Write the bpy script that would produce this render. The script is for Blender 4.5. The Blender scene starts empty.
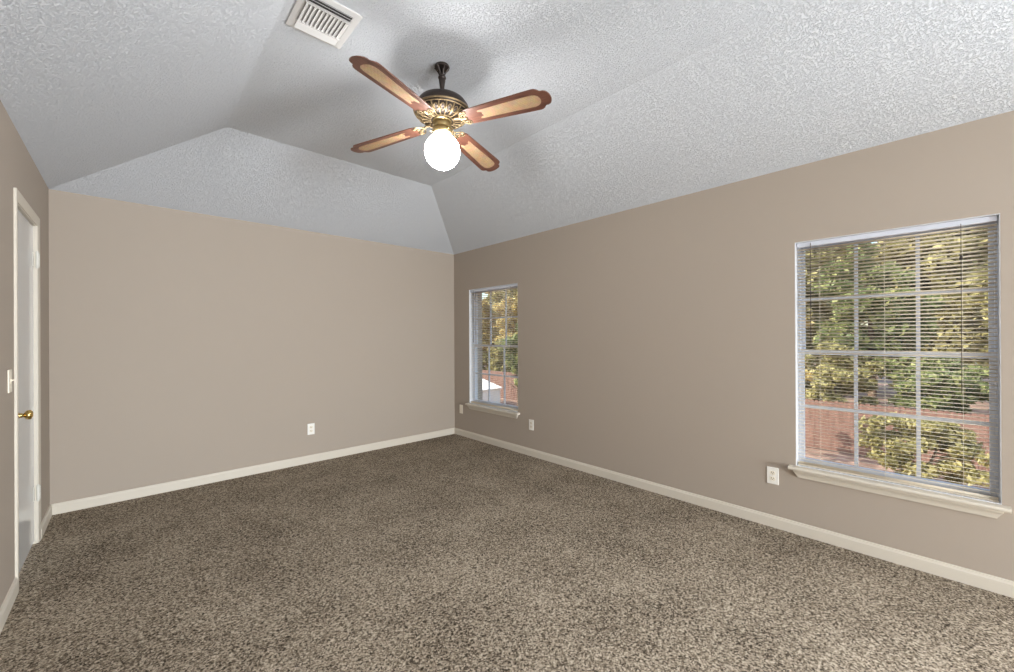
import bpy, bmesh, math, random
import numpy as np
from mathutils import Vector, Matrix

random.seed(7)
rng = np.random.default_rng(11)
sc = bpy.context.scene
COL = sc.collection
PI = math.pi

# ------------------------------------------------------------------ camera
CAM_H, YAW, PITCH, ROLL, FPX = 1.32089, 0.748088, 0.000833, -0.004726, 406.926
fw = Vector((math.sin(YAW) * math.cos(PITCH), math.cos(YAW) * math.cos(PITCH), math.sin(PITCH)))
r0 = Vector((math.cos(YAW), -math.sin(YAW), 0))
u0 = r0.cross(fw)
rt = r0 * math.cos(ROLL) + u0 * math.sin(ROLL)
up = -r0 * math.sin(ROLL) + u0 * math.cos(ROLL)
cd = bpy.data.cameras.new('camera')
cd.sensor_fit = 'HORIZONTAL'
cd.sensor_width = 36
cd.lens = FPX / 1014 * 36
cd.clip_start = 0.02
cd.clip_end = 300
cam = bpy.data.objects.new('camera', cd)
COL.objects.link(cam)
cam.matrix_world = Matrix(((rt.x, up.x, -fw.x, 0), (rt.y, up.y, -fw.y, 0), (rt.z, up.z, -fw.z, CAM_H), (0, 0, 0, 1)))
sc.camera = cam

# ------------------------------------------------------------------ light and exposure
sc.view_settings.view_transform = 'Standard'
sc.view_settings.look = 'None'
sc.view_settings.gamma = 1
sc.view_settings.use_curve_mapping = False
sc.view_settings.exposure = 0.23
sc.cycles.use_denoising = True
sc.cycles.max_bounces = 10
sc.cycles.diffuse_bounces = 6
sc.cycles.transparent_max_bounces = 16
sc.cycles.sample_clamp_indirect = 6
sc.cycles.caustics_reflective = False
sc.cycles.caustics_refractive = False

w = bpy.data.worlds.new('world')
sc.world = w
w.use_nodes = True
wn = w.node_tree.nodes
sky = wn.new('ShaderNodeTexSky')
sky.sky_type = 'NISHITA'
sky.sun_disc = False
sky.sun_elevation = math.radians(46)
sky.sun_rotation = math.radians(300)
sky.air_density = 1.2
sky.dust_density = 2.0
w.node_tree.links.new(sky.outputs[0], wn['Background'].inputs[0])
SKY = 0.42
wn['Background'].inputs[1].default_value = SKY

sd = bpy.data.lights.new('sun', 'SUN')
sd.energy = 7.0
sd.angle = math.radians(0.6)
sd.color = (1.0, 0.93, 0.80)
sun = bpy.data.objects.new('sun', sd)
COL.objects.link(sun)
sun.rotation_euler = Vector((0.72, -0.50, -0.68)).to_track_quat('-Z', 'Y').to_euler()

# fill lamp in an added, unseen opening of the wall behind the camera
FRONT_Y = -6.0
ad = bpy.data.lights.new('front_fill_lamp', 'AREA')
ad.shape = 'RECTANGLE'
ad.size, ad.size_y = 2.2, 1.40
ad.energy = 500
ad.color = (0.92, 0.965, 1.0)
al = bpy.data.objects.new('front_fill_lamp', ad)
COL.objects.link(al)
al.location = (1.5, FRONT_Y - 0.03, 0.78)
al.rotation_euler = (math.radians(90), 0, 0)   # -Z towards +Y
# second fill lamp, in an added unseen opening of the right wall
SIDE_FILL_HOLE = (-3.0, -1.4, 0.452, 1.93)
ad2 = bpy.data.lights.new('side_fill_lamp', 'AREA')
ad2.shape = 'RECTANGLE'
ad2.size, ad2.size_y = 1.4, 1.5
ad2.energy = 210
ad2.color = (0.93, 0.965, 1.0)
al2 = bpy.data.objects.new('side_fill_lamp', ad2)
COL.objects.link(al2)
al2.location = (3.2493 + 0.1, -2.2, 1.19)
al2.rotation_euler = (0, math.radians(90), 0)   # -Z towards -X
GLOBE_E = 43.0

# ------------------------------------------------------------------ helpers
def new_bm():
    return bmesh.new()

def obj(name, bm, mat, parent=None, smooth=False, bevel=0, seg=2, loc=None):
    me = bpy.data.meshes.new(name)
    bmesh.ops.recalc_face_normals(bm, faces=bm.faces[:])
    bm.to_mesh(me)
    bm.free()
    if smooth:
        me.polygons.foreach_set('use_smooth', [True] * len(me.polygons))
        try:
            me.set_sharp_from_angle(angle=math.radians(42))
        except Exception:
            pass
    me.materials.append(mat)
    o = bpy.data.objects.new(name, me)
    COL.objects.link(o)
    if parent is not None:
        o.parent = parent
    if loc is not None:
        o.location = loc
    if bevel:
        m = o.modifiers.new('bevel', 'BEVEL')
        m.width = bevel
        m.segments = seg
        m.limit_method = 'ANGLE'
        m.angle_limit = math.radians(40)
    return o

def empty(name, loc=(0, 0, 0), rz=0, parent=None):
    o = bpy.data.objects.new(name, None)
    o.empty_display_size = 0.05
    COL.objects.link(o)
    o.location = loc
    o.rotation_euler = (0, 0, rz)
    if parent:
        o.parent = parent
    return o

def tag(o, label=None, cat=None, group=None, kind=None):
    if label: o['label'] = label
    if cat: o['category'] = cat
    if group: o['group'] = group
    if kind: o['kind'] = kind
    return o

def box(bm, lo, hi, mat=None):
    vs = [bm.verts.new((x, y, z)) for x in (lo[0], hi[0]) for y in (lo[1], hi[1]) for z in (lo[2], hi[2])]
    if mat is not None:
        for v in vs: v.co = mat @ v.co
    for f in ((0, 1, 3, 2), (4, 6, 7, 5), (0, 4, 5, 1), (2, 3, 7, 6), (0, 2, 6, 4), (1, 5, 7, 3)):
        bm.faces.new([vs[i] for i in f])
    return vs

def lathe(bm, prof, n=32, c=(0, 0, 0), mat=None, cap=True):
    rings = []
    for (r, z) in prof:
        ring = []
        for k in range(n):
            a = 2 * PI * k / n
            p = Vector((r * math.cos(a), r * math.sin(a), z))
            if mat is not None: p = mat @ p
            ring.append(bm.verts.new(p + Vector(c)))
        rings.append(ring)
    for a, b in zip(rings, rings[1:]):
        for k in range(n):
            bm.faces.new((a[k], a[(k + 1) % n], b[(k + 1) % n], b[k]))
    if cap:
        bm.faces.new(list(reversed(rings[0])))
        bm.faces.new(rings[-1])
    return rings

def tube(bm, pts, rad, n=8, closed=False):
    """round bar along pts; rad a number or one per point"""
    pts = [Vector(p) for p in pts]
    N = len(pts)
    rads = rad if isinstance(rad, (list, tuple)) else [rad] * N
    rings = []
    prev = None
    for i, p in enumerate(pts):
        if closed:
            t = (pts[(i + 1) % N] - pts[i - 1]).normalized()
        else:
            t = (pts[min(i + 1, N - 1)] - pts[max(i - 1, 0)]).normalized()
        if prev is None:
            a = Vector((0, 0, 1)) if abs(t.z) < 0.9 else Vector((1, 0, 0))
            nrm = t.cross(a).normalized()
        else:
            nrm = (prev - t * prev.dot(t)).normalized()
        prev = nrm
        bi = t.cross(nrm)
        rings.append([bm.verts.new(p + (nrm * math.cos(2 * PI * k / n) + bi * math.sin(2 * PI * k / n)) * rads[i]) for k in range(n)])
    rng_ = range(N) if closed else range(N - 1)
    for i in rng_:
        a, b = rings[i], rings[(i + 1) % N]
        for k in range(n):
            bm.faces.new((a[k], a[(k + 1) % n], b[(k + 1) % n], b[k]))
    if not closed:
        bm.faces.new(list(reversed(rings[0])))
        bm.faces.new(rings[-1])

def prism(bm, outline, z0, z1, mat=None):
    """outline: list of (x, y); extruded z0..z1, then transformed by mat"""
    M = mat or Matrix.Identity(4)
    a = [bm.verts.new(M @ Vector((x, y, z0))) for x, y in outline]
    b = [bm.verts.new(M @ Vector((x, y, z1))) for x, y in outline]
    n = len(outline)
    for k in range(n):
        bm.faces.new((a[k], a[(k + 1) % n], b[(k + 1) % n], b[k]))
    bm.faces.new(list(reversed(a)))
    bm.faces.new(b)

def plate_with_hole(bm, lo, hi, hole, axis, holes=None):
    """box lo..hi with rectangular holes through `axis` (0 or 1); holes in the other horizontal coord and z"""
    h = 1 - axis
    holes = holes or [hole]
    us = sorted({lo[h], hi[h]} | {v for q in holes for v in (q[0], q[1])})
    zs = sorted({lo[2], hi[2]} | {v for q in holes for v in (q[2], q[3])})
    def solid(i, j):
        if i < 0 or j < 0 or i >= len(us) - 1 or j >= len(zs) - 1: return False
        uc, zc = (us[i] + us[i + 1]) / 2, (zs[j] + zs[j + 1]) / 2
        return not any(q[0] < uc < q[1] and q[2] < zc < q[3] for q in holes)
    V = {}
    def vert(i, j, s):
        if (i, j, s) not in V:
            p = [0, 0, zs[j]]
            p[h] = us[i]
            p[axis] = (lo, hi)[s][axis]
            V[(i, j, s)] = bm.verts.new(p)
        return V[(i, j, s)]
    for i in range(len(us) - 1):
        for j in range(len(zs) - 1):
            if not solid(i, j): continue
            for s in (0, 1):
                bm.faces.new([vert(i, j, s), vert(i + 1, j, s), vert(i + 1, j + 1, s), vert(i, j + 1, s)])
            for (di, dj, e) in ((-1, 0, ((i, j), (i, j + 1))), (1, 0, ((i + 1, j), (i + 1, j + 1))), (0, -1, ((i, j), (i + 1, j))), (0, 1, ((i, j + 1), (i + 1, j + 1)))):
                if not solid(i + di, j + dj):
                    (a, b) = e
                    bm.faces.new([vert(*a, 0), vert(*b, 0), vert(*b, 1), vert(*a, 1)])

def copy_thing(o, parent=None):
    c = o.copy()
    COL.objects.link(c)
    if parent is not None: c.parent = parent
    for ch in [x for x in list(bpy.data.objects) if x.parent == o]:
        copy_thing(ch, c)
    return c

# ------------------------------------------------------------------ materials
def srgb(r, g, b):
    f = lambda c: (c / 12.92 if c <= 0.04045 else ((c + 0.055) / 1.055) ** 2.4)
    return (f(r / 255), f(g / 255), f(b / 255), 1)

def mat(name, color, rough=0.6, metal=0.0, bump=None, spec=None):
    m = bpy.data.materials.new(name)
    m.use_nodes = True
    nt = m.node_tree
    b = nt.nodes['Principled BSDF']
    b.inputs['Base Color'].default_value = color
    b.inputs['Roughness'].default_value = rough
    b.inputs['Metallic'].default_value = metal
    if spec is not None:
        b.inputs['Specular IOR Level'].default_value = spec
    if bump:
        scale, strength, dist = bump
        tc = nt.nodes.new('ShaderNodeTexCoord')
        n = nt.nodes.new('ShaderNodeTexNoise')
        n.inputs['Scale'].default_value = scale
        n.inputs['Detail'].default_value = 3
        bp = nt.nodes.new('ShaderNodeBump')
        bp.inputs['Strength'].default_value = strength
        bp.inputs['Distance'].default_value = dist
        nt.links.new(tc.outputs['Object'], n.inputs['Vector'])
        nt.links.new(n.outputs['Fac'], bp.inputs['Height'])
        nt.links.new(bp.outputs['Normal'], b.inputs['Normal'])
    return m

def ramp(nt, stops):
    r = nt.nodes.new('ShaderNodeValToRGB')
    e = r.color_ramp.elements
    while len(e) < len(stops): e.new(0.5)
    for el, (p, c) in zip(e, stops):
        el.position = p
        el.color = c
    return r

M = {}
M['wall'] = mat('taupe_wall_paint', srgb(169, 158, 146), 0.75, bump=(260, 0.12, 0.002), spec=0.25)
M['trim'] = mat('cream_trim_paint', srgb(208, 201, 188), 0.45)
M['white'] = mat('white_door_paint', srgb(204, 206, 207), 0.16, bump=(30, 0.03, 0.002))
M['jamb'] = mat('white_jamb_paint', srgb(214, 217, 222), 0.5)
M['vinyl'] = mat('white_window_vinyl', srgb(206, 211, 222), 0.45)
M['plate'] = mat('ivory_plastic', srgb(232, 224, 208), 0.4)
M['plate_white'] = mat('white_plastic', srgb(236, 234, 228), 0.4)
M['slot'] = mat('dark_slot', srgb(40, 36, 32), 0.6)
M['vent'] = mat('white_enamel_metal', srgb(208, 208, 208), 0.45)
M['duct'] = mat('grey_duct', srgb(70, 70, 70), 0.8)
M['bronze'] = mat('dark_bronze', srgb(58, 50, 46), 0.42, 0.6, bump=(90, 0.1, 0.002))
M['pewter'] = mat('antiqued_brass', srgb(136, 118, 90), 0.48, 0.8, bump=(140, 0.25, 0.002))
M['brass'] = mat('polished_brass', srgb(206, 176, 110), 0.22, 0.95, bump=(60, 0.04, 0.001))
M['aged_brass'] = mat('aged_brass', srgb(166, 146, 104), 0.34, 0.9, bump=(60, 0.05, 0.001))
M['hinge'] = mat('painted_hinge', srgb(208, 206, 198), 0.4)
M['cord'] = mat('dark_cord', srgb(72, 64, 54), 0.7)
M['string'] = mat('pale_ladder_cord', srgb(214, 206, 190), 0.8)
M['tassel'] = mat('dark_tassel', srgb(46, 36, 30), 0.5)

# popcorn / knock-down ceiling
m = M['ceiling'] = mat('textured_white_ceiling', srgb(221, 226, 233), 0.9, spec=0.1)
nt = m.node_tree
tc = nt.nodes.new('ShaderNodeTexCoord')
n1 = nt.nodes.new('ShaderNodeTexNoise'); n1.inputs['Scale'].default_value = 115; n1.inputs['Detail'].default_value = 4; n1.inputs['Roughness'].default_value = 0.62; n1.inputs['Distortion'].default_value = 0.8
rp = ramp(nt, [(0.36, (0, 0, 0, 1)), (0.53, (1, 1, 1, 1))])
bp = nt.nodes.new('ShaderNodeBump'); bp.inputs['Strength'].default_value = 0.85; bp.inputs['Distance'].default_value = 0.0065
nt.links.new(tc.outputs['Object'], n1.inputs['Vector'])
nt.links.new(n1.outputs['Fac'], rp.inputs['Fac'])
nt.links.new(rp.outputs['Color'], bp.inputs['Height'])
nt.links.new(bp.outputs['Normal'], nt.nodes['Principled BSDF'].inputs['Normal'])

# speckled cut-pile carpet
m = M['carpet'] = mat('speckled_brown_carpet', srgb(120, 108, 92), 0.95, spec=0.05)
nt = m.node_tree
pb = nt.nodes['Principled BSDF']
tc = nt.nodes.new('ShaderNodeTexCoord')
v1 = nt.nodes.new('ShaderNodeTexVoronoi'); v1.inputs['Scale'].default_value = 165
dn = nt.nodes.new('ShaderNodeTexNoise'); dn.inputs['Scale'].default_value = 90; dn.inputs['Detail'].default_value = 2
va = nt.nodes.new('ShaderNodeVectorMath'); va.operation = 'MULTIPLY_ADD'
va.inputs[1].default_value = (0.012, 0.012, 0.012)
nt.links.new(tc.outputs['Object'], dn.inputs['Vector'])
nt.links.new(dn.outputs['Color'], va.inputs[0])
nt.links.new(tc.outputs['Object'], va.inputs[2])
nt.links.new(va.outputs[0], v1.inputs['Vector'])
sx = nt.nodes.new('ShaderNodeSeparateColor')
nt.links.new(v1.outputs['Color'], sx.inputs[0])
n2 = nt.nodes.new('ShaderNodeTexNoise'); n2.inputs['Scale'].default_value = 70; n2.inputs['Detail'].default_value = 3
nt.links.new(tc.outputs['Object'], n2.inputs['Vector'])
mx = nt.nodes.new('ShaderNodeMath'); mx.operation = 'MULTIPLY_ADD'; mx.inputs[1].default_value = 0.75; 
sub = nt.nodes.new('ShaderNodeMath'); sub.operation = 'MULTIPLY_ADD'; sub.inputs[1].default_value = 0.9; sub.inputs[2].default_value = -0.32
nt.links.new(n2.outputs['Fac'], sub.inputs[0])
nt.links.new(sx.outputs[0], mx.inputs[0])
nt.links.new(sub.outputs[0], mx.inputs[2])
n3 = nt.nodes.new('ShaderNodeTexNoise'); n3.inputs['Scale'].default_value = 2.4; n3.inputs['Detail'].default_value = 4; n3.inputs['Roughness'].default_value = 0.6
nt.links.new(tc.outputs['Object'], n3.inputs['Vector'])
ad3 = nt.nodes.new('ShaderNodeMath'); ad3.operation = 'MULTIPLY_ADD'; ad3.inputs[1].default_value = 0.45
sb3 = nt.nodes.new('ShaderNodeMath'); sb3.operation = 'SUBTRACT'; sb3.inputs[1].default_value = 0.5
nt.links.new(n3.outputs['Fac'], sb3.inputs[0])
nt.links.new(sb3.outputs[0], ad3.inputs[0])
nt.links.new(mx.outputs[0], ad3.inputs[2])
cr = ramp(nt, [(0.14, srgb(60, 53, 44)), (0.40, srgb(124, 112, 97)), (0.66, srgb(164, 152, 135)), (0.95, srgb(204, 191, 172))])
nt.links.new(ad3.outputs[0], cr.inputs['Fac'])
nt.links.new(cr.outputs['Color'], pb.inputs['Base Color'])
bp = nt.nodes.new('ShaderNodeBump'); bp.inputs['Strength'].default_value = 0.55; bp.inputs['Distance'].default_value = 0.006
nt.links.new(mx.outputs[0], bp.inputs['Height'])
nt.links.new(bp.outputs['Normal'], pb.inputs['Normal'])

# clear glass: transparent with a faint mirror sheen
m = M['glass'] = bpy.data.materials.new('window_glass')
m.use_nodes = True
nt = m.node_tree
nt.nodes.remove(nt.nodes['Principled BSDF'])
tr = nt.nodes.new('ShaderNodeBsdfTransparent'); tr.inputs[0].default_value = (0.95, 0.97, 0.96, 1)
gl = nt.nodes.new('ShaderNodeBsdfGlossy'); gl.inputs['Roughness'].default_value = 0.02
lw = nt.nodes.new('ShaderNodeLayerWeight'); lw.inputs[0].default_value = 0.5
pw = nt.nodes.new('ShaderNodeMath'); pw.operation = 'POWER'; pw.inputs[1].default_value = 4.5
fr = nt.nodes.new('ShaderNodeMath'); fr.operation = 'MULTIPLY_ADD'; fr.inputs[1].default_value = 0.7; fr.inputs[2].default_value = 0.03
nt.links.new(lw.outputs['Facing'], pw.inputs[0])
nt.links.new(pw.outputs[0], fr.inputs[0])
mxs = nt.nodes.new('ShaderNodeMixShader')
nt.links.new(fr.outputs[0], mxs.inputs[0])
nt.links.new(tr.outputs[0], mxs.inputs[1])
nt.links.new(gl.outputs[0], mxs.inputs[2])
nt.links.new(mxs.outputs[0], nt.nodes['Material Output'].inputs[0])

# lit opal globe
m = M['globe'] = mat('lit_opal_glass', (1, 1, 1, 1), 0.2)
pb = m.node_tree.nodes['Principled BSDF']
pb.inputs['Emission Color'].default_value = (1.0, 0.975, 0.94, 1)
pb.inputs['Emission Strength'].default_value = GLOBE_E

# vinyl slats, slightly translucent
def translucent(name, color, tcolor, fac, rough=0.5):
    m = bpy.data.materials.new(name)
    m.use_nodes = True
    nt = m.node_tree
    b = nt.nodes['Principled BSDF']
    b.inputs['Base Color'].default_value = color
    b.inputs['Roughness'].default_value = rough
    t = nt.nodes.new('ShaderNodeBsdfTranslucent')
    t.inputs[0].default_value = tcolor
    x = nt.nodes.new('ShaderNodeMixShader')
    x.inputs[0].default_value = fac
    nt.links.new(b.outputs[0], x.inputs[1])
    nt.links.new(t.outputs[0], x.inputs[2])
    nt.links.new(x.outputs[0], nt.nodes['Material Output'].inputs[0])
    return m, b, t
M['slat'], _, _ = translucent('cream_vinyl_slat', srgb(236, 228, 212), srgb(236, 226, 206), 0.35)

def leaf_mat(name, stops):
    m, b, t = translucent(name, (1, 1, 1, 1), (1, 1, 1, 1), 0.5, 0.55)
    nt = m.node_tree
    g = nt.nodes.new('ShaderNodeNewGeometry')
    r = ramp(nt, stops)
    nt.links.new(g.outputs['Random Per Island'], r.inputs['Fac'])
    nt.links.new(r.outputs['Color'], b.inputs['Base Color'])
    nt.links.new(r.outputs['Color'], t.inputs[0])
    return m
M['leaf_olive'] = leaf_mat('olive_leaves', [(0, srgb(110, 104, 64)), (0.5, srgb(160, 152, 100)), (1, srgb(212, 200, 144))])
M['leaf_green'] = leaf_mat('green_leaves', [(0, srgb(84, 94, 56)), (0.5, srgb(126, 138, 88)), (1, srgb(186, 184, 124))])
M['leaf_gold'] = leaf_mat('golden_leaves', [(0, srgb(150, 120, 72)), (0.5, srgb(200, 178, 112)), (1, srgb(236, 224, 172))])
M['bark'] = mat('brown_bark', srgb(104, 84, 70), 0.9, bump=(14, 0.8, 0.03))

def wood_mat(name, c1, c2, scale, rough, stretch):
    m = mat(name, c1, rough)
    nt = m.node_tree
    b = nt.nodes['Principled BSDF']
    tc = nt.nodes.new('ShaderNodeTexCoord')
    mp = nt.nodes.new('ShaderNodeMapping')
    mp.inputs['Scale'].default_value = stretch
    n = nt.nodes.new('ShaderNodeTexNoise'); n.inputs['Scale'].default_value = scale; n.inputs['Detail'].default_value = 5; n.inputs['Distortion'].default_value = 0.4
    r = ramp(nt, [(0.3, c1), (0.7, c2)])
    nt.links.new(tc.outputs['Object'], mp.inputs['Vector'])
    nt.links.new(mp.outputs[0], n.inputs['Vector'])
    nt.links.new(n.outputs['Fac'], r.inputs['Fac'])
    nt.links.new(r.outputs['Color'], b.inputs['Base Color'])
    return m
M['blade'] = wood_mat('walnut_veneer', srgb(80, 48, 38), srgb(112, 74, 60), 9, 0.38, (1, 9, 9))
M['fence'] = wood_mat('red_cedar_boards', srgb(92, 64, 56), srgb(128, 96, 85), 2.2, 0.85, (1, 6, 0.5))
M['shed_wall'] = mat('white_siding', srgb(226, 222, 214), 0.7)
M['shed_roof'] = mat('white_metal_roof', srgb(240, 234, 226), 0.6)

# woven cane
m = M['cane'] = mat('woven_cane', srgb(205, 172, 122), 0.6)
nt = m.node_tree
b = nt.nodes['Principled BSDF']
tc = nt.nodes.new('ShaderNodeTexCoord')
ck = nt.nodes.new('ShaderNodeTexChecker'); ck.inputs['Scale'].default_value = 230
ck.inputs['Color1'].default_value = srgb(184, 155, 122); ck.inputs['Color2'].default_value = srgb(150, 121, 90)
nz = nt.nodes.new('ShaderNodeTexNoise'); nz.inputs['Scale'].default_value = 26
hm = nt.nodes.new('ShaderNodeMix'); hm.data_type = 'RGBA'; hm.blend_type = 'OVERLAY'; hm.inputs[0].default_value = 0.35
nt.links.new(tc.outputs['Object'], ck.inputs['Vector'])
nt.links.new(tc.outputs['Object'], nz.inputs['Vector'])
nt.links.new(ck.outputs['Color'], hm.inputs[6])
nt.links.new(nz.outputs['Color'], hm.inputs[7])
nt.links.new(hm.outputs[2], b.inputs['Base Color'])
bp = nt.nodes.new('ShaderNodeBump'); bp.inputs['Strength'].default_value = 0.3; bp.inputs['Distance'].default_value = 0.001
nt.links.new(ck.outputs['Fac'], bp.inputs['Height'])
nt.links.new(bp.outputs['Normal'], b.inputs['Normal'])

# leaf litter ground
m = M['ground'] = mat('leaf_litter_ground', srgb(160, 124, 104), 0.95)
nt = m.node_tree
b = nt.nodes['Principled BSDF']
tc = nt.nodes.new('ShaderNodeTexCoord')
n = nt.nodes.new('ShaderNodeTexNoise'); n.inputs['Scale'].default_value = 1.6; n.inputs['Detail'].default_value = 8; n.inputs['Roughness'].default_value = 0.75
r = ramp(nt, [(0.3, srgb(88, 68, 58)), (0.5, srgb(132, 104, 90)), (0.7, srgb(182, 152, 134))])
nt.links.new(tc.outputs['Object'], n.inputs['Vector'])
nt.links.new(n.outputs['Fac'], r.inputs['Fac'])
nt.links.new(r.outputs['Color'], b.inputs['Base Color'])

# ------------------------------------------------------------------ room shell
XL, XR, YB, YF = -0.4397, 3.2493, 4.5589, FRONT_Y
HW, HC, INS = 2.44, 2.87, 0.97
TW = 0.22                                   # outer wall thickness
W_FAR = (3.318, 4.226, 0.452, 1.93)         # y0, y1, z0, z1
W_NEAR = (-0.192, 0.681, 0.452, 1.936)
DOOR = (3.335, 4.015, 0.0, 2.068)
FRONT_FILL_HOLE = (0.38, 2.62, 0.06, 1.50)  # unseen opening, added to let the front fill lamp in

def structure(name, bm, m, **k):
    return tag(obj(name, bm, m, **k), kind='structure')

bm = new_bm(); plate_with_hole(bm, (XR, YF - 0.1, -0.1), (XR + TW, YB + 0.12, HW), None, 0, [W_FAR, W_NEAR, SIDE_FILL_HOLE]); structure('wall_right', bm, M['wall'])
bm = new_bm(); box(bm, (XL, YB, -0.1), (XR, YB + 0.12, HW)); structure('wall_back', bm, M['wall'])
bm = new_bm(); plate_with_hole(bm, (XL - 0.12, YF - 0.1, -0.1), (XL, YB + 0.12, HW), None, 0, [(DOOR[0], DOOR[1], -0.0999, DOOR[3])]); structure('wall_left', bm, M['wall'])
bm = new_bm(); plate_with_hole(bm, (XL, YF - 0.1, -0.1), (XR, YF, HW), None, 1, [FRONT_FILL_HOLE]); structure('wall_front', bm, M['wall'])
bm = new_bm(); box(bm, (XL - 0.12, YF, -0.1), (XR, YB, 0)); structure('floor', bm, M['carpet'])

bm = new_bm()
o4 = [(XL, YF), (XR, YF), (XR, YB), (XL, YB)]
i4 = [(XL + INS, YF + INS), (XR - INS, YF + INS), (XR - INS, YB - INS), (XL + INS, YB - INS)]
e4 = [(XL - 0.12, YF - 0.1), (XR + TW, YF - 0.1), (XR + TW, YB + 0.12), (XL - 0.12, YB + 0.12)]
A = [bm.verts.new((x, y, HW)) for x, y in o4]
B = [bm.verts.new((x, y, HC)) for x, y in i4]
C = [bm.verts.new((x, y, HW)) for x, y in e4]
D = [bm.verts.new((x, y, HC + 0.15)) for x, y in e4]
for k in range(4):
    j = (k + 1) % 4
    bm.faces.new((A[k], A[j], B[j], B[k]))
    bm.faces.new((A[k], C[k], C[j], A[j]))
    bm.faces.new((C[k], D[k], D[j], C[j]))
bm.faces.new(B)
bm.faces.new(D)
structure('ceiling', bm, M['ceiling'])

# baseboards: a profile (offset from the wall, height)
BBP = [(0, 0), (0.013, 0), (0.013, 0.062), (0.009, 0.070), (0.007, 0.078), (0, 0.080)]
def baseboard(name, p0, p1, inward):
    bm = new_bm()
    p0, p1, n = Vector(p0), Vector(p1), Vector(inward)
    a = [bm.verts.new((p0.x + n.x * d, p0.y + n.y * d, z)) for d, z in BBP]
    b = [bm.verts.new((p1.x + n.x * d, p1.y + n.y * d, z)) for d, z in BBP]
    k = len(BBP)
    for i in range(k):
        bm.faces.new((a[i], a[(i + 1) % k], b[(i + 1) % k], b[i]))
    bm.faces.new(a); bm.faces.new(list(reversed(b)))
    structure(name, bm, M['trim'])
CAS0, CAS1 = 3.295, 4.055
baseboard('baseboard_back', (XL, YB), (XR, YB), (0, -1))
baseboard('baseboard_right', (XR, YF), (XR, YB), (-1, 0))
bm = new_bm()
for (q0, q1) in ((YF, CAS0), (CAS1, YB)):
    vs0 = [bm.verts.new((XL + d, q0, z)) for d, z in BBP]
    vs1 = [bm.verts.new((XL + d, q1, z)) for d, z in BBP]
    k = len(BBP)
    for i in range(k):
        bm.faces.new((vs0[i], vs0[(i + 1) % k], vs1[(i + 1) % k], vs1[i]))
    bm.faces.new(vs0); bm.faces.new(list(reversed(vs1)))
structure('baseboard_left', bm, M['trim'])

# ------------------------------------------------------------------ door
dr = tag(empty('door_1', (XL, 3.675, 0)), kind='structure')
def rel(bm, ox, oy, oz):
    for v in bm.verts: v.co -= Vector((ox, oy, oz))
def dobj(name, bm, m, parent=dr, **k):
    rel(bm, XL, 3.675, 0)
    return obj(name, bm, m, parent, **k)
J0, J1, JZ = 3.357, 3.993, 2.046
bm = new_bm(); box(bm, (XL - 0.047, J0 + 0.003, 0.018), (XL - 0.012, J1 - 0.003, JZ - 0.004)); dobj('door_panel', bm, M['white'], bevel=0.002)
bm = new_bm()
box(bm, (XL - 0.12, DOOR[0], 0), (XL, J0, JZ)); box(bm, (XL - 0.12, J1, 0), (XL, DOOR[1], JZ)); box(bm, (XL - 0.12, DOOR[0], JZ), (XL, DOOR[1], DOOR[3]))
box(bm, (XL - 0.06, J0, 0), (XL - 0.048, J0 + 0.012, JZ)); box(bm, (XL - 0.06, J1 - 0.012, 0), (XL - 0.048, J1, JZ)); box(bm, (XL - 0.06, J0, JZ - 0.012), (XL - 0.048, J1, JZ))
dobj('door_jamb', bm, M['trim'])
bm = new_bm()
def casing_leg(y_out, y_in):
    prof = [(y_out, 0), (y_out, 0.0105), (y_out + (y_in - y_out) * 0.35, 0.011), (y_in - (y_in - y_out) * 0.1, 0.007), (y_in, 0.005), (y_in, 0)]
    a = [bm.verts.new((XL + d, y, 0)) for y, d in prof]
    # mitred at the head: outer corners reach higher
    b = [bm.verts.new((XL + d, y, (JZ + 0.005) + abs(y - y_in))) for y, d in prof]
    k = len(prof)
    for i in range(k):
        bm.faces.new((a[i], a[(i + 1) % k], b[(i + 1) % k], b[i]))
    bm.faces.new(a)
    return b
bl = casing_leg(CAS0, J0 - 0.005)
br = casing_leg(CAS1, J1 + 0.005)
k = len(bl)
for i in range(k):
    bm.faces.new((bl[i], bl[(i + 1) % k], br[(i + 1) % k], br[i]))
dobj('door_casing', bm, M['trim'])
for hz in (1.83, 0.325):
    bm = new_bm()
    tube(bm, [(XL + 0.004, J1 + 0.001, hz - 0.05), (XL + 0.004, J1 + 0.001, hz + 0.05)], 0.0075, 10)
    for q in (-0.052, 0.052):
        tube(bm, [(XL + 0.004, J1 + 0.001, hz + q - 0.003), (XL + 0.004, J1 + 0.001, hz + q + 0.003)], 0.0055, 10)
    box(bm, (XL - 0.0118, J1 - 0.034, hz - 0.044), (XL - 0.0095, J1, hz + 0.044))
    box(bm, (XL + 0.004, J1 + 0.005, hz - 0.044), (XL + 0.0135, J1 + 0.032, hz + 0.044))
    for q in (-0.028, 0, 0.028):
        tube(bm, [(XL + 0.013, J1 + 0.02, hz + q), (XL + 0.0145, J1 + 0.02, hz + q)], 0.004, 8)
    h = dobj('door_hinge', bm, M['hinge'], smooth=True)
KY, KZ = 3.405, 0.905
bm = new_bm()
Rk = Matrix.Rotation(PI / 2, 4, 'Y')
lathe(bm, [(0.011, 0.022), (0.0105, 0.028), (0.013, 0.033), (0.022, 0.037), (0.0265, 0.045), (0.026, 0.054), (0.020, 0.061), (0.010, 0.064)], 24, (XL - 0.012, KY, KZ), Rk)
kn = dobj('door_knob', bm, M['brass'], smooth=True)
bm = new_bm()
lathe(bm, [(0.033, 0.0), (0.033, 0.004), (0.029, 0.008), (0.018, 0.011), (0.013, 0.014), (0.012, 0.025)], 28, (XL - 0.012, KY, KZ), Rk)
dobj('knob_rosette', bm, M['brass'], parent=kn, smooth=True)

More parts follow.
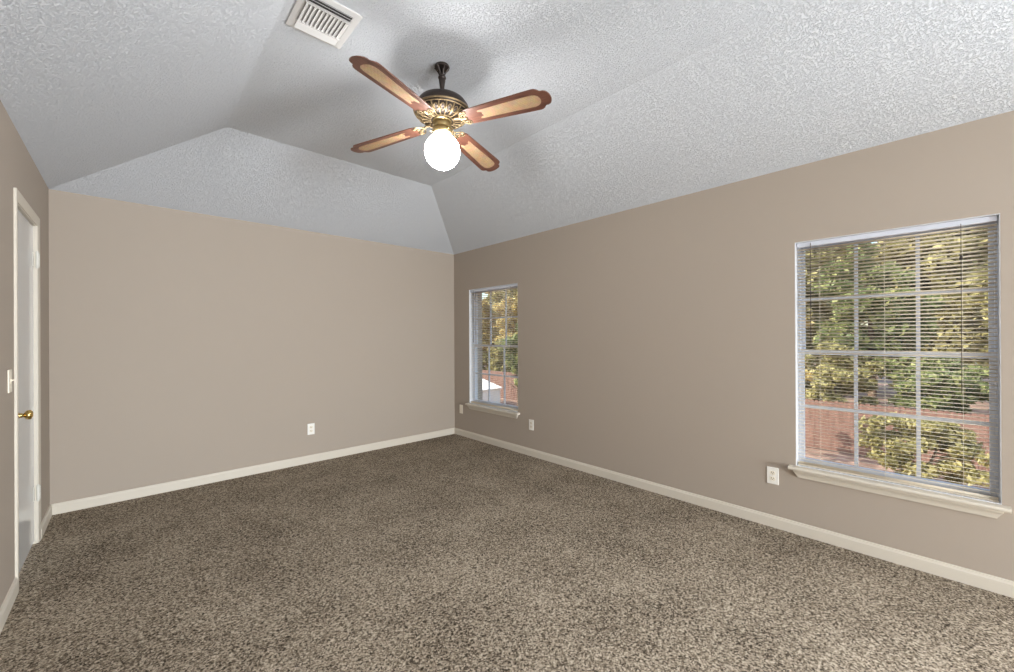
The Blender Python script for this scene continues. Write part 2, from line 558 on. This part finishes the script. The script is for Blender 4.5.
# ------------------------------------------------------------------ windows
def window(name, W):
    y0, y1, z0, z1 = W
    cy = (y0 + y1) / 2
    root = tag(empty(name, (XR, cy, z0)), kind='structure')
    def wo(nm, bm, m, parent=root, **k):
        rel(bm, XR, cy, z0)
        return obj(nm, bm, m, parent, **k)
    XF = XR + 0.055                              # room face of the frame
    # painted liner of the recess
    bm = new_bm()
    e = 0.004
    box(bm, (XR + 0.001, y0, z0), (XF, y0 + e, z1)); box(bm, (XR + 0.001, y1 - e, z0), (XF, y1, z1)); box(bm, (XR + 0.001, y0 + e, z1 - e), (XF, y1 - e, z1)); box(bm, (XR + 0.001, y0 + e, z0), (XF, y1 - e, z0 + e))
    wo('window_jamb', bm, M['jamb'])
    # frame
    bm = new_bm()
    f = 0.017
    for lo, hi in (((y0, z0), (y0 + f, z1)), ((y1 - f, z0), (y1, z1)), ((y0 + f, z0), (y1 - f, z0 + f)), ((y0 + f, z1 - f), (y1 - f, z1))):
        box(bm, (XF, lo[0], lo[1]), (XF + 0.07, hi[0], hi[1]))
    wo('window_frame', bm, M['vinyl'], bevel=0.003)
    zm = (z0 + z1) / 2 + 0.012
    def sash(nm, za, zb, x0, x1, lock):
        bm = new_bm()
        s = 0.020
        a0, a1 = y0 + f - 0.001, y1 - f + 0.001
        for lo, hi in (((a0, za), (a0 + s, zb)), ((a1 - s, za), (a1, zb)), ((a0 + s, za), (a1 - s, za + 0.03)), ((a0 + s, zb - 0.03), (a1 - s, zb))):
            box(bm, (x0, lo[0], lo[1]), (x1, hi[0], hi[1]))
        sh = wo(nm, bm, M['vinyl'], bevel=0.002)
        xm = (x0 + x1) / 2
        bm = new_bm()
        for k in (1, 2):
            yy = a0 + s / 2 + (a1 - a0 - s) * k / 3
            box(bm, (xm - 0.008, yy - 0.009, za + 0.03), (xm + 0.008, yy + 0.009, zb - 0.03))
        zz = (za + zb) / 2
        box(bm, (xm - 0.0075, a0 + s, zz - 0.009), (xm + 0.0075, a1 - s, zz + 0.009))
        wo('muntin_grid', bm, M['vinyl'], parent=sh)
        bm = new_bm()
        box(bm, (xm - 0.002, a0 + s - 0.002, za + 0.028), (xm + 0.002, a1 - s + 0.002, zb - 0.028))
        wo('glass_pane', bm, M['glass'], parent=sh)
        if lock:
            bm = new_bm()
            yl = cy + 0.055
            box(bm, (x0 + 0.003, yl - 0.028, zb), (x1 - 0.003, yl + 0.028, zb + 0.007))
            tube(bm, [(xm, yl - 0.018, zb + 0.011), (xm, yl + 0.026, zb + 0.012)], 0.005, 8)
            wo('sash_lock', bm, M['bronze'], parent=sh)
    sash('lower_sash', z0 + f - 0.001, zm + 0.015, XF + 0.006, XF + 0.032, True)
    sash('upper_sash', zm - 0.015, z1 - f + 0.001, XF + 0.036, XF + 0.062, False)
    # stool and apron
    bm = new_bm()
    t0, t1 = z0 - 0.022, z0 - 0.0005
    hx = XR - 0.05
    prof = [(hx + 0.004, t0), (hx, t0 + 0.006), (hx, t1 - 0.008), (hx + 0.003, t1 - 0.002), (hx + 0.008, t1), (XR, t1), (XR, t0)]
    va = [bm.verts.new((x, y0 - 0.028, z)) for x, z in prof]
    vb = [bm.verts.new((x, y1 + 0.034, z)) for x, z in prof]
    k = len(prof)
    for i in range(k):
        bm.faces.new((va[i], va[(i + 1) % k], vb[(i + 1) % k], vb[i]))
    bm.faces.new(va); bm.faces.new(list(reversed(vb)))
    wo('window_sill', bm, M['trim'])
    bm = new_bm()
    # apron: an ogee strip whose ends slope in towards the bottom
    prof = [(0.0, 0.0, 0), (0.030, 0.0, 0), (0.030, 0.012, 0.002), (0.020, 0.026, 0.010), (0.015, 0.040, 0.018), (0.013, 0.050, 0.023), (0.0, 0.052, 0.024)]
    va = [bm.verts.new((XR - d, y0 - 0.006 + s, t0 - z)) for d, z, s in prof]
    vb = [bm.verts.new((XR - d, y1 + 0.010 - s, t0 - z)) for d, z, s in prof]
    k = len(prof)
    for i in range(k):
        bm.faces.new((va[i], va[(i + 1) % k], vb[(i + 1) % k], vb[i]))
    bm.faces.new(va); bm.faces.new(list(reversed(vb)))
    wo('window_apron', bm, M['trim'])
window('window_1', W_FAR)
window('window_2', W_NEAR)

# ------------------------------------------------------------------ mini blinds
def blind(W, label, tassel):
    y0, y1, z0, z1 = W
    cy = (y0 + y1) / 2
    XB = XR + 0.0275
    root = tag(empty('mini_blind', (XB, cy, z1)), label, 'window blind', 'mini blinds of the two windows')
    def bo(nm, bm, m, parent=root, **k):
        rel(bm, XB, cy, z1)
        return obj(nm, bm, m, parent, **k)
    a0, a1 = y0 + 0.009, y1 - 0.009
    zt = z1 - 0.0045
    bm = new_bm()
    box(bm, (XB - 0.014, a0, zt - 0.030), (XB + 0.014, a1, zt))
    bo('headrail', bm, M['vinyl'], bevel=0.003)
    zb = z0 + 0.005
    bm = new_bm()
    box(bm, (XB - 0.012, a0, zb), (XB + 0.012, a1, zb + 0.010))
    bo('bottom_rail', bm, M['slat'], bevel=0.003)
    # crowned slats hanging on the ladders, the spare ones stacked on the bottom rail
    bm = new_bm()
    tilt = math.radians(-13)
    zs = [zb + 0.013 + 0.0035 * i for i in range(3)]
    flat = len(zs)
    z = zt - 0.048
    top = []
    while z > zs[-1] + 0.02:
        top.append(z); z -= 0.0213
    for i, z in enumerate(zs + top):
        t = 0 if i < flat else tilt
        prev = None
        for s in (-1, -0.5, 0, 0.5, 1):
            x, h = 0.0125 * s, 0.0018 * (1 - s * s)
            px, pz = XB + x * math.cos(t) - h * math.sin(t), z + x * math.sin(t) + h * math.cos(t)
            cur = (bm.verts.new((px, a0, pz)), bm.verts.new((px, a1, pz)))
            if prev: bm.faces.new((prev[0], prev[1], cur[1], cur[0]))
            prev = cur
    so = bo('slats', bm, M['slat'], smooth=True)
    sm = so.modifiers.new('thickness', 'SOLIDIFY'); sm.thickness = 0.0005
    for q in (0.14, 0.5, 0.86):
        bm = new_bm()
        yy = a0 + (a1 - a0) * q
        for xx in (-0.0128, 0.0128):
            tube(bm, [(XB + xx, yy, zt - 0.03), (XB + xx, yy, zb + 0.01)], 0.0006, 5)
        bo('ladder_cord', bm, M['string'])
    bm = new_bm()
    yy = a1 - 0.075
    tube(bm, [(XB - 0.017, yy, zt - 0.012), (XB - 0.022, yy, zt - 0.03), (XB - 0.022, yy, zt - 0.68)], 0.0022, 8)
    bo('tilt_wand', bm, M['cord'], smooth=True)
    bm = new_bm()
    yy = a0 + 0.125
    tube(bm, [(XB - 0.0165, yy, zt - 0.02), (XB - 0.0185, yy, zt - 0.035), (XB - 0.0185, yy, zt - tassel[1])], 0.0013, 6)
    lc = bo('lift_cord', bm, M['cord'])
    bm = new_bm()
    lathe(bm, [(0.002, 0.012), (0.005, 0.008), (0.0075, -0.006), (0.008, -0.012), (0.005, -0.013)], 10, (XB - 0.0185, yy, zt - tassel[0]))
    bo('tassel', bm, M['tassel'], parent=lc, smooth=True)
    return root
blind(W_NEAR, 'cream mini blind with dark cord tassel in the large window', (0.20, 0.93))
blind(W_FAR, 'cream mini blind with open slats in the far window beside the room corner', (0.98, 1.0))

# ------------------------------------------------------------------ wall plates
def outlet(loc, rz, label):
    """plate facing local -Y"""
    o = tag(empty('wall_outlet', loc, rz), label, 'outlet', 'wall outlets')
    bm = new_bm(); box(bm, (-0.035, -0.0055, -0.0575), (0.035, 0, 0.0575)); obj('cover_plate', bm, M['plate_white'], o, bevel=0.0035, seg=3)
    for s in (-1, 1):
        bm = new_bm()
        pr = [(0.0165 * math.cos(a) * 1.0, max(-0.0125, min(0.0125, 0.0165 * math.sin(a)))) for a in [2 * PI * k / 28 for k in range(28)]]
        prism(bm, pr, 0, 0.002, Matrix.Translation((0, -0.0052, 0.0195 * s)) @ Matrix.Rotation(PI / 2, 4, 'X'))
        r = obj('receptacle', bm, M['plate'], o)
        bm = new_bm()
        box(bm, (-0.0075, -0.0075, 0.0195 * s - 0.001), (-0.0050, -0.0070, 0.0195 * s + 0.008))
        box(bm, (0.0050, -0.0075, 0.0195 * s), (0.0075, -0.0070, 0.0195 * s + 0.007))
        tube(bm, [(0, -0.0069, 0.0195 * s - 0.006), (0, -0.0075, 0.0195 * s - 0.006)], 0.0024, 10)
        obj('slots', bm, M['slot'], r)
    bm = new_bm(); tube(bm, [(0, -0.005, 0), (0, -0.0068, 0)], 0.003, 10); obj('screw', bm, M['plate'], o)
    return o
RW = -PI / 2     # local -Y -> -X (right wall faces -X)
outlet((1.402, YB, 0.353), 0, 'white duplex outlet on the back wall, low above the long baseboard')
outlet((XR, 3.111, 0.343), RW, 'white duplex outlet on the window wall, just past the far window sill')
outlet((XR, 0.813, 0.353), RW, 'white duplex outlet beside the sill of the large near window')
cp = tag(empty('cable_plate', (XR, 4.405, 0.352), RW), 'plain cream wall plate between the room corner and the far window sill', 'wall plate')
bm = new_bm(); box(bm, (-0.035, -0.0055, -0.0575), (0.035, 0, 0.0575)); obj('cover_plate', bm, M['plate'], cp, bevel=0.0035, seg=3)
for s in (-1, 1):
    bm = new_bm(); tube(bm, [(0, -0.005, 0.042 * s), (0, -0.0068, 0.042 * s)], 0.003, 10); obj('screw', bm, M['plate'], cp)
sw = tag(empty('light_switch', (XL, 3.165, 1.11), PI / 2), 'ivory wall switch plate beside the white door casing', 'light switch')
bm = new_bm(); box(bm, (-0.035, -0.0065, -0.0575), (0.035, 0, 0.0575)); obj('cover_plate', bm, M['plate'], sw, bevel=0.0035, seg=3)
bm = new_bm(); box(bm, (-0.005, -0.0085, -0.012), (0.005, -0.006, 0.012)); tube(bm, [(0, -0.006, 0.0), (0, -0.019, 0.007)], [0.0045, 0.0035], 8); obj('toggle', bm, M['plate'], sw)
for s in (-1, 1):
    bm = new_bm(); tube(bm, [(0, -0.006, 0.030 * s), (0, -0.0078, 0.030 * s)], 0.003, 10); obj('screw', bm, M['plate'], sw)

# ------------------------------------------------------------------ ceiling register
VX0, VX1, VY0, VY1 = 0.568, 0.832, 1.908, 2.208
vc = ((VX0 + VX1) / 2, (VY0 + VY1) / 2)
vt = tag(empty('air_vent', (vc[0], vc[1], HC)), 'white louvred air register on the textured ceiling beside the ceiling fan', 'air vent')
hx, hy = (VX1 - VX0) / 2, (VY1 - VY0) / 2
bm = new_bm()
ix, iy = hx - 0.034, hy - 0.034
prof = [(0, -0.0005), (0, -0.004), (0.010, -0.006), (0.028, -0.0075), (0.034, -0.006), (0.034, -0.001)]
loops = []
for d, z in prof:
    loops.append([bm.verts.new((sx_ * (hx - d), sy_ * (hy - d), z)) for sx_, sy_ in ((-1, -1), (1, -1), (1, 1), (-1, 1))])
for a, b in zip(loops, loops[1:]):
    for k in range(4):
        bm.faces.new((a[k], a[(k + 1) % 4], b[(k + 1) % 4], b[k]))
obj('vent_frame', bm, M['vent'], vt)
bm = new_bm(); box(bm, (-hx + 0.034, -hy + 0.034, -0.0035), (hx - 0.034, hy - 0.034, -0.001)); obj('vent_backing', bm, M['duct'], vt)
def louvre(bm, p, q, wd, ang):
    """thin blade from p to q (horizontal line), wd wide, tilted by ang about the line"""
    p, q = Vector(p), Vector(q)
    t = (q - p).normalized()
    n = Vector((0, 0, 1)).cross(t)
    d = (n * math.cos(ang) + Vector((0, 0, 1)) * math.sin(ang)) * wd / 2
    e = d.cross(t).normalized() * 0.0006
    vs = []
    for c in (p, q):
        for s in (d, -d):
            for g in (e, -e):
                vs.append(bm.verts.new(c + s + g))
    for f in ((0, 1, 3, 2), (4, 6, 7, 5), (0, 4, 5, 1), (2, 3, 7, 6), (0, 2, 6, 4), (1, 5, 7, 3)):
        bm.faces.new([vs[i] for i in f])
yb = 0.072       # half length of the middle bank
bm = new_bm()
nb = 11
for k in range(nb):
    x = -ix + 0.008 + (2 * ix - 0.016) * k / (nb - 1)
    louvre(bm, (x, -yb, -0.010), (x, yb, -0.010), 0.0205, math.radians(-24))
obj('louvre_bank', bm, M['vent'], vt)
for s in (-1, 1):
    bm = new_bm()
    for k in range(3):
        y = s * (yb + 0.010 + 0.0175 * k)
        louvre(bm, (-ix, y, -0.010), (ix, y, -0.010), 0.016, math.radians(-40) * s)
    obj('louvre_bank', bm, M['vent'], vt)
for s in (-1, 1):
    bm = new_bm()
    box(bm, (-ix - 0.004, s * yb - 0.003, -0.014), (ix + 0.004, s * yb + 0.003, -0.005))
    obj('vent_divider', bm, M['vent'], vt)

# ------------------------------------------------------------------ ceiling fan
FX, FY = 1.316, 1.954
fan = tag(empty('ceiling_fan', (FX, FY, HC)), 'four-blade walnut and cane ceiling fan with brass fittings and lit white globe', 'ceiling fan')
Z = lambda z: z - HC
# open claw canopy
bm = new_bm()
lathe(bm, [(0.02, Z(2.8695)), (0.040, Z(2.8695)), (0.043, Z(2.863)), (0.041, Z(2.855)), (0.034, Z(2.852)), (0.02, Z(2.853))], 28)
for k in range(6):
    a = 2 * PI * k / 6 + 0.3
    pts = []
    for t in np.linspace(0, 1, 9):
        r = 0.032 * (1 - t) ** 1.7 + 0.010
        pts.append((r * math.cos(a), r * math.sin(a), Z(2.858 - 0.058 * t)))
    tube(bm, pts, 0.0038, 6)
lathe(bm, [(0.012, Z(2.815)), (0.021, Z(2.808)), (0.023, Z(2.800)), (0.019, Z(2.792)), (0.012, Z(2.788))], 20)
obj('canopy', bm, M['bronze'], fan, smooth=True)
bm = new_bm()
lathe(bm, [(0.009, Z(2.855)), (0.012, Z(2.80)), (0.019, Z(2.786)), (0.016, Z(2.768)), (0.0115, Z(2.735)), (0.013, Z(2.712)), (0.021, Z(2.702)), (0.024, Z(2.692))], 20)
obj('downrod', bm, M['bronze'], fan, smooth=True)
bm = new_bm()
lathe(bm, [(0.02, Z(2.694)), (0.06, Z(2.690)), (0.10, Z(2.679)), (0.132, Z(2.660)), (0.150, Z(2.634)), (0.155, Z(2.612)), (0.154, Z(2.600)), (0.142, Z(2.580)), (0.118, Z(2.568)), (0.055, Z(2.558))], 48)
hs = obj('motor_housing', bm, M['bronze'], fan, smooth=True)
bm = new_bm()
# beaded rim, radial petals and a lower ring: the pierced brass skirt
for r, z, q in ((0.158, 2.604, 0.0055), (0.153, 2.592, 0.003), (0.066, 2.556, 0.005)):
    tube(bm, [(r * math.cos(2 * PI * k / 56), r * math.sin(2 * PI * k / 56), Z(z)) for k in range(56)], q, 6, closed=True)
NP = 22
for k in range(NP):
    a = 2 * PI * k / NP
    for da, rr in ((0.0, 0.0028),):
        pts = []
        for t in np.linspace(0, 1, 8):
            r = 0.152 - 0.086 * t ** 1.25
            z = 2.594 - 0.036 * math.sin(min(1, t * 1.15) * PI / 2)
            pts.append((r * math.cos(a + da), r * math.sin(a + da), Z(z - 0.003)))
        tube(bm, pts, [0.0042, 0.0040, 0.0046, 0.0054, 0.0050, 0.0042, 0.0034, 0.003], 6)
    # a loop between each pair of petals
    ac = a + PI / NP
    lp = []
    for q in range(14):
        th = 2 * PI * q / 14
        r = 0.126 + 0.017 * math.cos(th)
        da = 0.090 * math.sin(th) * (1 if r > 0.1 else 0.8)
        rr = (0.152 - r) / 0.086
        z = 2.594 - 0.036 * math.sin(min(1, max(0, rr) ** 0.8 * 1.15) * PI / 2)
        lp.append((r * math.cos(ac + da), r * math.sin(ac + da), Z(z - 0.004)))
    tube(bm, lp, 0.0026, 5, closed=True)
obj('filigree_skirt', bm, M['pewter'], hs, smooth=True)
bm = new_bm()
lathe(bm, [(0.040, Z(2.562)), (0.052, Z(2.558)), (0.054, Z(2.552)), (0.047, Z(2.546)), (0.049, Z(2.540)), (0.052, Z(2.530)), (0.049, Z(2.514)), (0.040, Z(2.508))], 36)
obj('switch_housing', bm, M['aged_brass'], fan, smooth=True)
bm = new_bm()
lathe(bm, [(0.036, Z(2.512)), (0.050, Z(2.508)), (0.055, Z(2.500)), (0.056, Z(2.484)), (0.052, Z(2.478)), (0.044, Z(2.480)), (0.036, Z(2.49))], 36)
for k in range(3):
    a = 2 * PI * k / 3 + 0.5
    tube(bm, [(0.054 * math.cos(a), 0.054 * math.sin(a), Z(2.492)), (0.068 * math.cos(a), 0.068 * math.sin(a), Z(2.492))], [0.003, 0.0045], 8)
obj('globe_fitter', bm, M['aged_brass'], fan, smooth=True)
bm = new_bm()
GR, GZ = 0.100, 2.380
prof = []
th0 = math.asin(0.92)
for k in range(22):
    th = th0 - (th0 + PI / 2 - 0.02) * k / 21
    prof.append((GR * math.cos(th), Z(GZ + GR * math.sin(th))))
lathe(bm, prof, 40)
obj('globe_shade', bm, M['globe'], fan, smooth=True)

# blades and their irons, built along local +X then turned
BZ = 2.540
R0, R1 = 0.150, 0.655
def blade_outline(inset=0.0):
    """half-width profile along the blade; ogee tip"""
    pts = [(R0, 0.040), (R0 + 0.012, 0.052), (R0 + 0.035, 0.058), (0.36, 0.066), (0.50, 0.072), (0.580, 0.0745), (0.594, 0.072), (0.605, 0.064), (0.612, 0.054), (0.618, 0.050), (0.630, 0.050), (0.643, 0.044), (0.652, 0.031), (0.657, 0.015), (0.658, 0.0)]
    top = [(x, y) for x, y in pts]
    bot = [(x, -y) for x, y in reversed(pts[:-1])]
    return top + bot
def cane_outline():
    pts = [(0.262, 0.0), (0.267, 0.010), (0.262, 0.017), (0.247, 0.021), (0.243, 0.028), (0.258, 0.032), (0.40, 0.037), (0.52, 0.041), (0.562, 0.0415), (0.582, 0.037), (0.596, 0.025), (0.602, 0.010), (0.603, 0.0)]
    return pts + [(x, -y) for x, y in reversed(pts[1:-1])]
PITCH_B = math.radians(-9)
first = None
for k in range(4):
    ang = math.radians((21.5, 114.0, 201.5, 290.8)[k])
    sag = math.radians((2.2, 3.7, 2.2, 1.8)[k])     # slightly warped blades
    T = Matrix.Rotation(ang, 4, 'Z') @ Matrix.Translation((0, 0, Z(BZ))) @ Matrix.Rotation(sag, 4, 'Y') @ Matrix.Rotation(PITCH_B * (1.6, 1.0, 1.0, 1.0)[k], 4, 'X')
    if k == 0:
        bm = new_bm(); prism(bm, blade_outline(), 0, 0.006)
        bd = obj('blade', bm, M['blade'], fan, bevel=0.0015)
        bm = new_bm(); prism(bm, cane_outline(), -0.0008, 0.0004)
        ci = obj('cane_panel', bm, M['cane'], bd)
        bm = new_bm()
        # scrolled iron: arm from the hub, then small open loops under the blade root
        tube(bm, [(0.080, 0, 0.012), (0.105, 0, 0.012), (0.128, 0, 0.002), (0.145, 0, -0.004), (0.165, 0, -0.003)], [0.009, 0.0085, 0.0075, 0.0065, 0.005], 8)
        for s in (-1, 1):
            tube(bm, [(0.118 + 0.046 * t, s * (0.050 * math.sin(t * PI * 0.62)), 0.004 - 0.007 * t) for t in np.linspace(0, 1, 8)], 0.004, 6)
            cx, cy_ = 0.163, s * 0.036
            tube(bm, [(cx + 0.014 * math.cos(2 * PI * q / 14), cy_ + 0.013 * math.sin(2 * PI * q / 14), -0.0025) for q in range(14)], 0.0030, 6, closed=True)
            tube(bm, [(0.150 + 0.010 * math.cos(2 * PI * q / 12), s * 0.016 + 0.010 * math.sin(2 * PI * q / 12), -0.0025) for q in range(12)], 0.0026, 6, closed=True)
        for (sx_, sy_) in ((0.163, 0.036), (0.163, -0.036), (0.165, 0.0)):
            lathe(bm, [(0.005, -0.0003), (0.005, -0.0025), (0.003, -0.005)], 10, (sx_, sy_, 0))
        ir = obj('blade_iron', bm, M['pewter'], fan, smooth=True)
        first = (bd, ci, ir)
        bd.matrix_local = T; ir.matrix_local = T
    else:
        b2 = first[0].copy(); COL.objects.link(b2); b2.parent = fan; b2.matrix_local = T
        c2 = first[1].copy(); COL.objects.link(c2); c2.parent = b2
        i2 = first[2].copy(); COL.objects.link(i2); i2.parent = fan; i2.matrix_local = T

# ------------------------------------------------------------------ the yard beyond the windows
GZ0 = -2.9
bm = new_bm(); box(bm, (XR + TW + 0.05, -40, GZ0 - 0.2), (75, 75, GZ0)); structure('ground', bm, M['ground'])

FXX = 18.6
fe = tag(empty('wooden_fence', (FXX, 10, GZ0)), 'red cedar privacy fence across the yard seen through the windows', 'fence')
bm = new_bm()
y = -14.0
while y < 40:
    hgt = 1.82 + random.uniform(-0.02, 0.02)
    dx = random.uniform(-0.006, 0.006)
    prism(bm, [(y - 10, 0.03), (y - 10 + 0.135, 0.03), (y - 10 + 0.135, hgt - 0.03), (y - 10 + 0.105, hgt), (y - 10 + 0.03, hgt), (y - 10, hgt - 0.03)], 0, 0.018, Matrix.Translation((dx, 0, 0)) @ Matrix(((0, 0, 1, 0), (1, 0, 0, 0), (0, 1, 0, 0), (0, 0, 0, 1))))
    y += 0.142
obj('pickets', bm, M['fence'], fe)
for z in (0.3, 0.95, 1.55):
    bm = new_bm(); box(bm, (0.026, -24, z), (0.065, 30, z + 0.085)); obj('rail', bm, M['fence'], fe)
y = -23.5
while y < 30:
    bm = new_bm(); box(bm, (0.066, y, 0), (0.156, y + 0.09, 1.78)); obj('post', bm, M['fence'], fe)
    y += 2.44

def leaves_mesh(name, m, parent, pts, size, flat=0.0):
    n = len(pts)
    a = rng.normal(size=(n, 3)); a /= np.linalg.norm(a, axis=1)[:, None]
    b = rng.normal(size=(n, 3)); b -= a * np.sum(a * b, axis=1)[:, None]; b /= np.linalg.norm(b, axis=1)[:, None]
    s = size * rng.uniform(0.6, 1.35, n)[:, None]
    c = np.cross(a, b)
    v = np.empty((n, 4, 3))
    v[:, 0] = pts - a * s
    v[:, 1] = pts + b * s * 0.48 + c * s * 0.12
    v[:, 2] = pts + a * s
    v[:, 3] = pts - b * s * 0.48 + c * s * 0.12
    me = bpy.data.meshes.new(name)
    me.vertices.add(n * 4)
    me.vertices.foreach_set('co', v.reshape(-1).astype(np.float32))
    me.loops.add(n * 4)
    me.loops.foreach_set('vertex_index', np.arange(n * 4, dtype=np.int32))
    me.polygons.add(n)
    me.polygons.foreach_set('loop_start', np.arange(0, n * 4, 4, dtype=np.int32))
    me.update(calc_edges=True)
    me.validate()
    me.materials.append(m)
    o = bpy.data.objects.new(name, me)
    COL.objects.link(o)
    o.parent = parent
    return o

def clump_points(c, rad, n, nclump):
    """points in leafy clumps spread over an ellipsoid"""
    d = rng.normal(size=(nclump, 3)); d /= np.linalg.norm(d, axis=1)[:, None]
    cc = np.array(c) + d * np.array(rad) * rng.uniform(0.45, 1.0, nclump)[:, None]
    idx = rng.integers(0, nclump, n)
    cr_ = np.array(rad).mean() * rng.uniform(0.16, 0.34, nclump)
    g = rng.normal(size=(n, 3)); g /= np.linalg.norm(g, axis=1)[:, None]
    g *= rng.uniform(0.25, 1, n)[:, None] ** 0.5
    g[:, 2] *= 0.6
    return cc[idx] + g * cr_[idx][:, None]

def tree(x, y, crown_c, rad, n, nclump, size, m, label, trunk_r=0.16, group=None, name='leafy_tree'):
    t = tag(empty(name, (x, y, GZ0)), label, 'tree' if name != 'leafy_shrub' else 'shrub', group)
    bm = new_bm()
    cz = crown_c - GZ0
    top = cz + rad[2] * 0.4
    base = []
    for q in np.linspace(0, 1, 8):
        base.append((0.25 * math.sin(q * 4 + x) * q, 0.25 * math.cos(q * 3 + y) * q, top * q - (0.1 if q == 0 else 0)))
    tube(bm, base, [trunk_r * (1.25 - 0.95 * q) for q in np.linspace(0, 1, 8)], 10)
    for k in range(9):
        q = random.uniform(0.35, 0.95)
        i = int(q * 7)
        p = Vector(base[i])
        a = random.uniform(0, 2 * PI)
        L = random.uniform(0.5, 0.9) * (rad[0] + rad[1]) / 2
        pts = [p + Vector((math.cos(a) * L * s, math.sin(a) * L * s, 0.35 * L * s + 0.12 * L * math.sin(s * 5 + k))) for s in np.linspace(0, 1, 6)]
        tube(bm, pts, [trunk_r * 0.42 * (1 - 0.8 * s) for s in np.linspace(0, 1, 6)], 6)
    obj('trunk', bm, M['bark'], t, smooth=True)
    leaves_mesh('crown', m, t, clump_points((0, 0, cz), rad, n, nclump), size)
    return t

# near window outlook
G1 = 'undergrowth shrubs along the back of the fence, near window'
for i, (y, mt) in enumerate(((-2.9, 'leaf_olive'), (0.1, 'leaf_green'), (3.1, 'leaf_olive'), (6.1, 'leaf_gold'))):
    tree(21.8, y, -0.6, (1.2, 1.35, 1.5), 7500, 52, 0.13, M[mt], 'dense shrub rising just behind the fence in the near window', 0.05, G1, 'leafy_shrub')
tree(26.0, -3.0, 2.2, (1.9, 2.0, 3.2), 12000, 70, 0.17, M['leaf_olive'], 'olive tree behind the fence at the near window edge, away from the outlet')
tree(26.6, 2.5, 2.4, (1.9, 2.0, 3.4), 12000, 70, 0.17, M['leaf_green'], 'green tree behind the fence in the middle of the near window view')
tree(26.0, 7.0, 2.0, (1.9, 2.0, 3.4), 12000, 70, 0.17, M['leaf_gold'], 'golden tree behind the fence, by the near window side closer to the outlet')
G2 = 'tall backdrop trees, near window'
for x, y in ((34.0, -7.4), (39.0, 0.4), (46.0, 7.2), (33.5, 8.2), (39.0, 16.5)):
    tree(x, y, 4.6, (2.9, 3.2, 7.6), 26000, 130, 0.28, M['leaf_olive'], 'tall dense olive tree of the far backdrop in the near window', 0.3, G2)
tree(15.6, 3.75, -0.1, (0.75, 0.8, 1.1), 2600, 26, 0.10, M['leaf_gold'], 'small golden leafed tree in front of the fence at the near window', 0.07)
tree(15.4, 0.35, -1.75, (0.75, 1.35, 0.95), 6500, 52, 0.085, M['leaf_olive'], 'bushy olive shrub growing in front of the red fence', 0.05, name='leafy_shrub')
# far window outlook
G3 = 'undergrowth shrubs along the back of the fence, far window'
for i, y in enumerate((20.4, 23.8, 27.2, 30.6)):
    tree(21.8, y, -0.5, (1.2, 1.35, 1.5), 5200, 46, 0.16, M['leaf_olive'], 'dense shrub rising just behind the fence in the far window', 0.05, G3, 'leafy_shrub')
tree(26.4, 27.2, 2.4, (2.0, 2.1, 3.4), 10000, 66, 0.21, M['leaf_gold'], 'yellow leafed tree behind the fence in the far window view')
tree(26.4, 32.4, 2.2, (2.0, 2.1, 3.4), 10000, 66, 0.21, M['leaf_gold'], 'golden leafed tree behind the shed side of the far window view', 0.18)
tree(17.0, 17.3, 0.5, (0.9, 1.0, 2.0), 4500, 36, 0.14, M['leaf_green'], 'green tree in front of the fence at the edge of the far window', 0.09)
G4 = 'tall backdrop trees, far window'
for x, y in ((33.5, 34.0), (39.5, 42.4), (33.5, 51.0)):
    tree(x, y, 4.6, (3.0, 3.5, 7.6), 22000, 120, 0.33, M['leaf_gold' if y > 40 else 'leaf_olive'], 'tall dense tree of the far backdrop in the far window', 0.3, G4)

# neighbour's small white shed
sh = tag(empty('garden_shed', (15.6, 18.9, GZ0)), 'small white shed with a bright sloping roof below the far window', 'shed')
SH = Matrix(((0, 0, 1, 0), (1, 0, 0, 0), (0, 1, 0, 0), (0, 0, 0, 1)))
bm = new_bm(); prism(bm, [(-0.62, 0), (1.75, 0), (1.75, 1.60), (-0.62, 1.10)], -0.8, 0.8, SH); obj('shed_wall', bm, M['shed_wall'], sh)
bm = new_bm(); prism(bm, [(-0.72, 1.085), (1.85, 1.625), (1.85, 1.675), (-0.72, 1.135)], -0.9, 0.9, SH); obj('shed_roof', bm, M['shed_roof'], sh)
